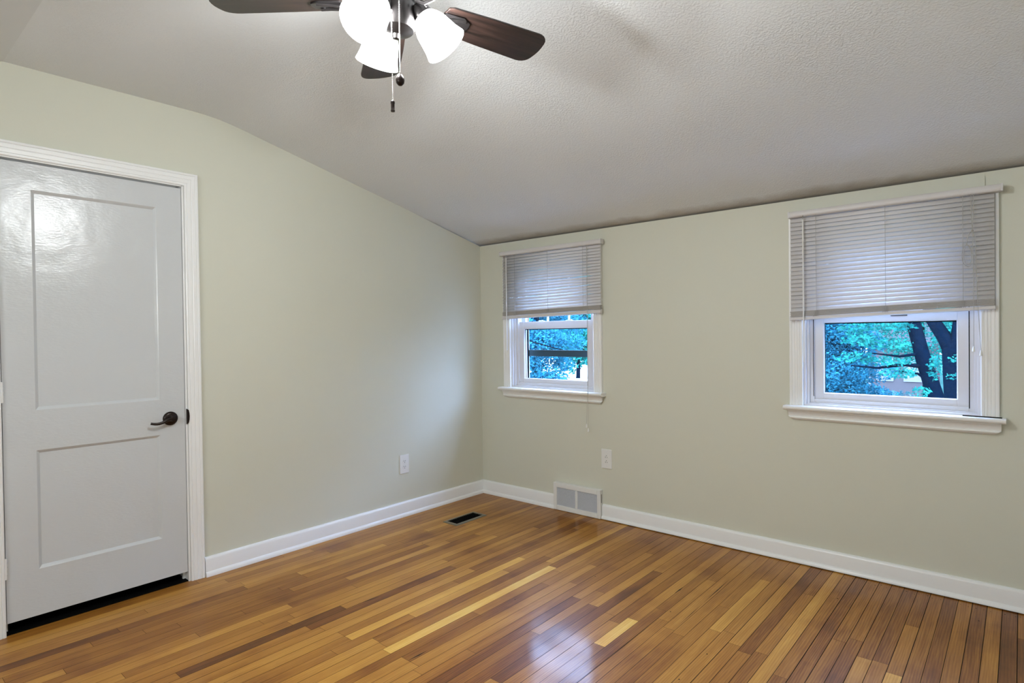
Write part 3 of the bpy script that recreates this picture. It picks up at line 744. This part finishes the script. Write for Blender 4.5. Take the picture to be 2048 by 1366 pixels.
for k in range(5):
    a = rad(A0 + 72*k)
    R_ = Matrix.Rotation(a, 4, 'Z') @ Matrix.Translation((0, 0, ZB)) @ Matrix.Rotation(-PITCHB, 4, 'X')
    # outline in blade plane: x outwards
    out = [(.150,-.046),(.165,-.053),(.30,-.062),(.462,-.068),(.474,-.0668),(.485,-.063),(.494,-.0565),(.5005,-.048),(.504,-.038),(.5075,-.02),(.509,0),(.5075,.02),(.504,.038),(.5005,.048),(.494,.0565),(.485,.063),(.474,.0668),(.462,.068),(.30,.062),(.165,.053),(.150,.046),(.145,.02),(.145,-.02)]
    mb = MB(); mb.prism(out, 'z', -.003, .003)
    mb.v = [tuple(R_ @ Vector(p)) for p in mb.v]
    # keep the grain running along the blade: local frame of the object
    bo = mb.build('blade', M['blade'], fan, bevel=.0015)
    inv = R_.inverted(); bo.data.transform(inv); bo.matrix_local = R_
    mb = MB()
    mb.prism([(.150,-.030),(.205,-.034),(.232,-.020),(.236,0),(.232,.020),(.205,.034),(.150,.030),(.135,.012),(.135,-.012)], 'z', -.0075, -.0035)
    for sgn in (-1, 1):
        mb.tube([(.070, sgn*.012, -.012), (.095, sgn*.024, -.022), (.125, sgn*.026, -.020), (.155, sgn*.012, -.012), (.185, sgn*.018, -.009), (.215, sgn*.024, -.008)], .0055, 8)
    for q in ((.165, 0), (.205, .018), (.205, -.018)):
        mb.lathe([(.0055, -.0105), (.0055, -.007)], 10, Matrix.Translation((q[0], q[1], 0)))
    mb.build('blade_iron', M['fan_metal'], bo, smooth=40)
for k in range(3):
    a = rad(45 + 120*k)
    d = Vector((math.cos(a), math.sin(a), 0))
    base = Vector((0, 0, 2.185-FLAT)) + d*.050
    neck = Vector((0, 0, 2.172-FLAT)) + d*.072
    ax = (d*.62 + Vector((0, 0, -.785))).normalized()
    xa_ = ax.orthogonal().normalized(); ya_ = ax.cross(xa_)
    T = Matrix((xa_, ya_, ax)).transposed().to_4x4(); T.translation = neck - ax*.012
    mb = MB(); mb.tube([base - d*.01, base + d*.012 + Vector((0,0,.002)), neck - ax*.008], .011, 10)
    mb.lathe([(.012,-.014),(.026,-.010),(.031,.002),(.032,.022),(.029,.024)], 24, T)
    for q in range(3):
        aa = 2*math.pi*q/3; mb.ball(T @ Vector((.034*math.cos(aa), .034*math.sin(aa), .014)), .004, 8, 6)
    arm = mb.build('lamp_arm', M['fan_metal'], fan, smooth=40)
    prof_o = [(.028,.012),(.031,.022),(.041,.036),(.049,.055),(.053,.078),(.057,.100),(.064,.122)]
    prof_i = [(r-.003, z) for r, z in prof_o][::-1]
    mb = MB(); mb.lathe(prof_o + prof_i, 32, T, cap=False)
    mb.build('lamp_shade', M['shade'], arm, smooth=60)
    mb = MB(); mb.lathe([(.008,.02),(.012,.032),(.022,.052),(.024,.066),(.018,.082),(.0,.089)], 16, T); mb.build('bulb', M['bulb'], arm, smooth=60)
# pull chains
rv = Vector((.758, .652, 0)); fv = Vector((-.652, .758, 0))
def chain(dx, dy, z0_, z1_, fob):
    p = rv*dx - fv*dy
    mb = MB(); z = z0_
    mb.tube([(p.x, p.y, z0_-FLAT), (p.x, p.y, z1_-FLAT)], .0007, 5)
    while z > z1_:
        mb.ball((p.x, p.y, z-FLAT), .0017, 6, 4); z -= .0048
    mb.tube([(p.x*.6, p.y*.6, z0_-FLAT+.004), (p.x, p.y, z0_-FLAT)], .003, 8)
    c = mb.build('pull_chain', M['chrome'], fan, smooth=60)
    T = Matrix.Translation((p.x, p.y, z1_-FLAT))
    mb = MB()
    if fob == 'ball': mb.lathe([(.0015,.002),(.006,-.001),(.0105,-.008),(.0120,-.016),(.0105,-.024),(.005,-.030),(0,-.031)], 20, T)
    else: mb.lathe([(.002,.003),(.0055,0),(.0058,-.005),(.005,-.007),(.005,-.022),(.0058,-.024),(.0055,-.027),(0,-.0275)], 16, T)
    mb.build('chain_fob', M['bronze'], c, smooth=40)
chain(.000, .058, 2.150, 1.905, 'cylinder')
chain(.021, .058, 2.190, 1.978, 'ball')

# ------------------------------------------------------------------ outdoors
GZ = -2.7
mb = MB(); mb.add([(-90,.6,GZ),(60,.6,GZ),(60,110,GZ),(-90,110,GZ)], [(0,1,2,3)]); mb.box(-90, 60, .6, 110, GZ-.5, GZ-.01)
structure(mb.build('lawn', M['lawn'], clean=False), 'pale lawn seen far below through the windows', 'lawn')
mb = MB(); mb.box(-60, -13, 22, 74, GZ-.02, GZ+.03)
structure(mb.build('paved_lot', M['paving']), 'bright pale paving seen low through the corner window', 'paving')
def leaves(mb, rn, clusters, count, size):
    tot = sum(c[2]*c[2] for c in clusters)
    for (cx, cy, cz), (sx_, sy_, sz_), wgt in clusters:
        nn = int(count*wgt*wgt/tot)
        for _ in range(nn):
            while True:
                p = Vector((rn.uniform(-1,1), rn.uniform(-1,1), rn.uniform(-1,1)))
                if .25 < p.length < 1: break
            p = Vector((cx+p.x*sx_, cy+p.y*sy_, cz+p.z*sz_))
            s = size*rn.uniform(.6, 1.3)
            a = Vector((rn.gauss(0,1), rn.gauss(0,1), rn.gauss(0,.5))).normalized(); q = a.orthogonal().normalized()
            q = (q*math.cos(rn.uniform(0, 6.3)) + a.cross(q)*math.sin(rn.uniform(0, 6.3))).normalized()
            mb.add([p - a*s, p + q*s*.5 - a*s*.1, p + a*s, p - q*s*.5 - a*s*.1], [(0,1,2,3)])
def blob_clusters(rn, c, r, n, cr_):
    out = []
    for _ in range(n):
        while True:
            p = Vector((rn.uniform(-1,1), rn.uniform(-1,1), rn.uniform(-1,1)))
            if p.length < 1: break
        k = cr_*rn.uniform(.7, 1.25)
        out.append(((c[0]+p.x*r[0], c[1]+p.y*r[1], c[2]+p.z*r[2]), (k, k, k*.6), k))
    return out
def tree(name, label, cat, base, trunk, tr, crown, rads, ncl, crs, nleaf, lsize, mat, seed, extra=(), limbs=(), group='trees outside the windows'):
    rn = random.Random(seed)
    root = empty(name, base); tag(root, label, cat, group)
    B = Vector(base)
    mb = MB()
    if trunk:
        mb.tube([Vector(p)-B for p in trunk], tr, 10)
        for l, lr in limbs: mb.tube([Vector(p)-B for p in l], lr, 8)
        mb.build('trunk', M['bark'], root, smooth=60, clean=False)
    mb = MB()
    cl = blob_clusters(rn, Vector(crown)-B, rads, ncl, crs) + [((Vector(e[0])-B)[:], e[1], e[2]) for e in extra]
    leaves(mb, rn, cl, nleaf, lsize)
    f = mb.build('foliage', M[mat], root, clean=False)
    return root
# seen through the corner window
tree('leafy_tree', 'dense blue-green tree filling the left of the corner window view', 'tree', (-6.9,9.3,GZ), [(-6.9,9.3,GZ),(-6.8,9.3,0),(-6.9,9.4,6)], [.16,.13,.04], (-6.95,9.4,2.6), (1.25,1.2,5.0), 90, .50, 70000, .042, 'leaf_blue', 3, extra=[((-6.75,9.0,.9),(.75,.5,.6),.95),((-6.6,9.1,.1),(.65,.5,.6),.95),((-6.7,9.1,-.6),(.75,.5,.5),.85),((-6.2,9.1,1.0),(.5,.4,.45),.6)])
tree('leafy_tree', 'distant tree with a dark trunk standing over the bright paving, in the corner window', 'tree', (-26.4,40,GZ), [(-26.4,40,GZ),(-26.3,40,-.4),(-26.2,40.2,4)], [.20,.16,.1], (-26.6,40.5,2.1), (3.6,3.0,3.9), 80, 1.2, 26000, .17, 'leaf_teal', 4)
tree('leafy_tree', 'far hazy tree behind the dense blue-green tree in the corner window', 'tree', (-40,56,GZ), [(-40,56,GZ),(-40,56,3)], [.5,.3], (-40,56,4.5), (7.0,4.0,6.0), 60, 2.1, 9000, .40, 'leaf_teal', 5)
tree('leafy_tree', 'farthest round tree at the right edge of the corner window view', 'tree', (-24,62,GZ), [(-24,62,GZ),(-24,62,3)], [.5,.3], (-25,62,5.5), (8,5,6.0), 70, 2.2, 9000, .42, 'leaf_pale', 6)
# seen through the right-hand window
tree('leaning_tree', 'tree with one dark leaning trunk and low leafy branches, left of the forked trunk', 'tree', (2.83,9,GZ),
     [(2.83,9,GZ),(2.50,9,-1.2),(2.197,9,.075),(2.02,9,.75),(1.866,9,1.434),(1.5,9.1,3.2),(1.2,9.2,5)], [.17,.145,.125,.115,.105,.08,.05],
     (1.3,8.6,3.6), (2.2,.7,1.7), 40, .5, 30000, .036, 'leaf_teal', 7,
     extra=[((1.55,8.5,1.02),(.40,.30,.10),.30),((1.15,8.6,1.10),(.35,.30,.12),.28),((1.50,8.6,.72),(.42,.30,.09),.28),((1.05,8.5,.80),(.35,.3,.10),.22),((1.72,8.5,.52),(.30,.25,.09),.24),((1.25,8.7,1.36),(.5,.3,.12),.30),
            ((1.70,8.6,1.32),(.28,.2,.10),.24),((2.02,8.6,.22),(.16,.2,.10),.18),((1.0,8.8,1.3),(.3,.2,.15),.25),((2.20,8.7,.62),(.10,.2,.22),.2)],
     limbs=[([(2.06,9,.62),(1.75,8.8,.66),(1.4,8.6,.60),(1.0,8.5,.64)],[.04,.03,.02,.01]),([(2.0,9,.85),(1.7,8.8,.80),(1.3,8.6,.86)],[.03,.02,.01]),([(2.12,9,.36),(1.95,8.9,.50),(1.7,8.7,.55)],[.03,.02,.01])])
tree('forked_tree', 'tree with a thick dark forked trunk at the right edge of the right window view', 'tree', (2.376,11.6,GZ),
     [(2.376, 11.6, -2.75), (2.33, 11.6, -1.347), (2.26, 11.6, -0.021), (2.232, 11.6, 0.901)], [.23,.20,.167,.172], (2.2,12.7,4.6), (2.2,1.0,1.5), 36, .55, 16000, .038, 'leaf_teal', 8,
     extra=[((2.353, 11.139, 0.67),(0.176, 0.22, 0.11),0.18),((2.318, 11.139, 0.325),(0.176, 0.22, 0.077),0.16),((2.122, 11.946, 1.189),(0.11, 0.22, 0.275),0.18),((2.318, 11.139, -0.217),(0.22, 0.22, 0.11),0.16)],
     limbs=[([(2.232, 11.6, 0.786),(2.11, 11.6, 1.097),(1.903, 11.6, 1.478),(1.569, 11.715, 2.573),(1.338, 11.831, 3.956)],[.144,.132,.12,.09,.06]),([(2.237, 11.6, 0.786),(2.33, 11.6, 1.132),(2.376, 11.6, 1.535),(2.606, 11.715, 3.726)],[.138,.115,.115,.07])])
tree('leafy_tree', 'hazy blue-green tree on the left of the right window view', 'tree', (-.7,15,GZ), [(-.7,15,GZ),(-.6,15,0),(-.5,15,3)], [.16,.12,.06], (-.55,15,.9), (1.15,1.0,2.6), 70, .6, 60000, .040, 'leaf_blue', 9)
tree('leafy_tree', 'thin light tree between the hazy tree and the trunks, in front of the brick house', 'tree', (.55,24,GZ), [(.55,24,GZ),(.5,24,0),(.4,24,3)], [.10,.07,.03], (.3,24,1.6), (1.9,1.2,2.2), 46, .55, 8500, .060, 'leaf_teal', 21)
tree('shrub', 'low pale shrub under the hazy tree in the right window', 'shrub', (-1.6,21,GZ), None, 0, (-1.6,21,-1.6), (1.8,1.0,1.2), 26, .6, 12000, .07, 'leaf_pale', 10, group='shrubs outside the windows')
tree('shrub', 'low shrub in front of the brick house in the right window', 'shrub', (.2,18,GZ), None, 0, (.2,18,-1.6), (1.4,.8,.75), 22, .5, 8000, .065, 'leaf_pale', 12, group='shrubs outside the windows')
tree('leafy_tree', 'distant tree beside the brick house, behind the trunks in the right window', 'tree', (1.6,50,GZ), [(1.6,50,GZ),(1.6,50,2)], [.4,.3], (1.6,50.5,1.6), (3.0,2.6,3.2), 46, 1.2, 7500, .24, 'leaf_teal', 13)
tree('leafy_tree', 'far tree rising behind the brick house in the right window', 'tree', (-5.6,58,GZ), [(-5.6,58,GZ),(-5.6,58,2)], [.5,.3], (-6.5,58,3.2), (4.2,3,4.5), 54, 1.7, 7500, .34, 'leaf_blue', 14)
# unseen leaf screen added to the north-east to block the low sky
rn = random.Random(31); mb = MB(); vsl = []
for i in range(9000):
    az = rn.uniform(6, 88); d_ = rn.uniform(16, 20)
    top = 1 + d_*math.tan(rad(26 if az < 40 else (26-(az-40)*1.2 if az < 50 else 14)))
    p = Vector((.7+d_*math.sin(rad(az)), d_*math.cos(rad(az)), rn.uniform(GZ, top)))
    a_ = Vector((rn.gauss(0,1), rn.gauss(0,1), rn.gauss(0,1))).normalized(); q = a_.orthogonal().normalized(); s2 = rn.uniform(.25, .5)
    mb.add([p-a_*s2, p+q*s2*.6, p+a_*s2, p-q*s2*.6], [(0,1,2,3)])
tag(mb.build('added_sky_screen', M['leaf_teal'], clean=False), 'unseen leaf screen added to block low sky, right of the window views', 'added_sky_screen', kind='structure')
# brick house
hs = empty('brick_house', (-2.25,38,GZ)); tag(hs, 'faded red brick house with white trim glimpsed through leaves in the right window', 'house')
mb = MB(); mb.box(-1.45, 1.45, 0, 7, 0, 3.1); mb.build('wall', M['brick'], hs)
mb = MB(); mb.prism([(-.4,3.0),(3.5,4.6),(7.4,3.0)], 'x', -1.65, 1.65); mb.build('roof', M['roof'], hs)
for x in (-.65, .75):
    mb = MB(); ring(mb, x-.45, x+.45, .9, 2.3, .1, .1, .1, .1, -.06, .02); wf = mb.build('window', M['siding'], hs)
    mb = MB(); mb.box(x-.35, x+.35, -.03, .01, 1.0, 2.2); mb.build('pane', M['slot'], wf)
mb = MB(); mb.box(-1.5, -1.36, -.12, .1, 0, 3.1); mb.build('corner_board', M['siding'], hs)
# car far off on the paving and the overhead wire
car = empty('car', (-33.3,60,GZ+.03)); tag(car, 'tiny dark car far off on the bright paving', 'car')
mb = MB(); mb.prism([(-2.1,.3),(2.1,.3),(2.1,.8),(1.3,.95),(.8,1.4),(-1.0,1.4),(-1.7,.95),(-2.1,.85)], 'y', -.8, .8); mb.build('body', M['roof'], car, bevel=.08)
for sx_ in (-1.3, 1.3):
    for sy_ in (-.75, .75):
        mb = MB(); mb.lathe([(.33,-.1),(.33,.1)], 16, Matrix.Translation((sx_, sy_, .33)) @ Matrix.Rotation(rad(90), 4, 'X')); mb.build('wheel', M['black'], car)
mb = MB()
P0, P1 = Vector((-8.2,8,2.0)), Vector((2.6,8.6,-1.35))
P0 = Vector((-5.9,7.6,1.28)); P1 = Vector((-3.2,6.2,.90)); dv = P1-P0
P0 = P0 - dv*1.2; P1 = P1 + dv*.4; dv = P1-P0
mb.tube([P0 + dv*(i/16) - Vector((0,0,.10*math.sin(math.pi*i/16))) for i in range(17)], .012, 6)
tag(mb.build('utility_wire', M['wire']), 'dark sloping wire crossing the corner window view', 'wire')
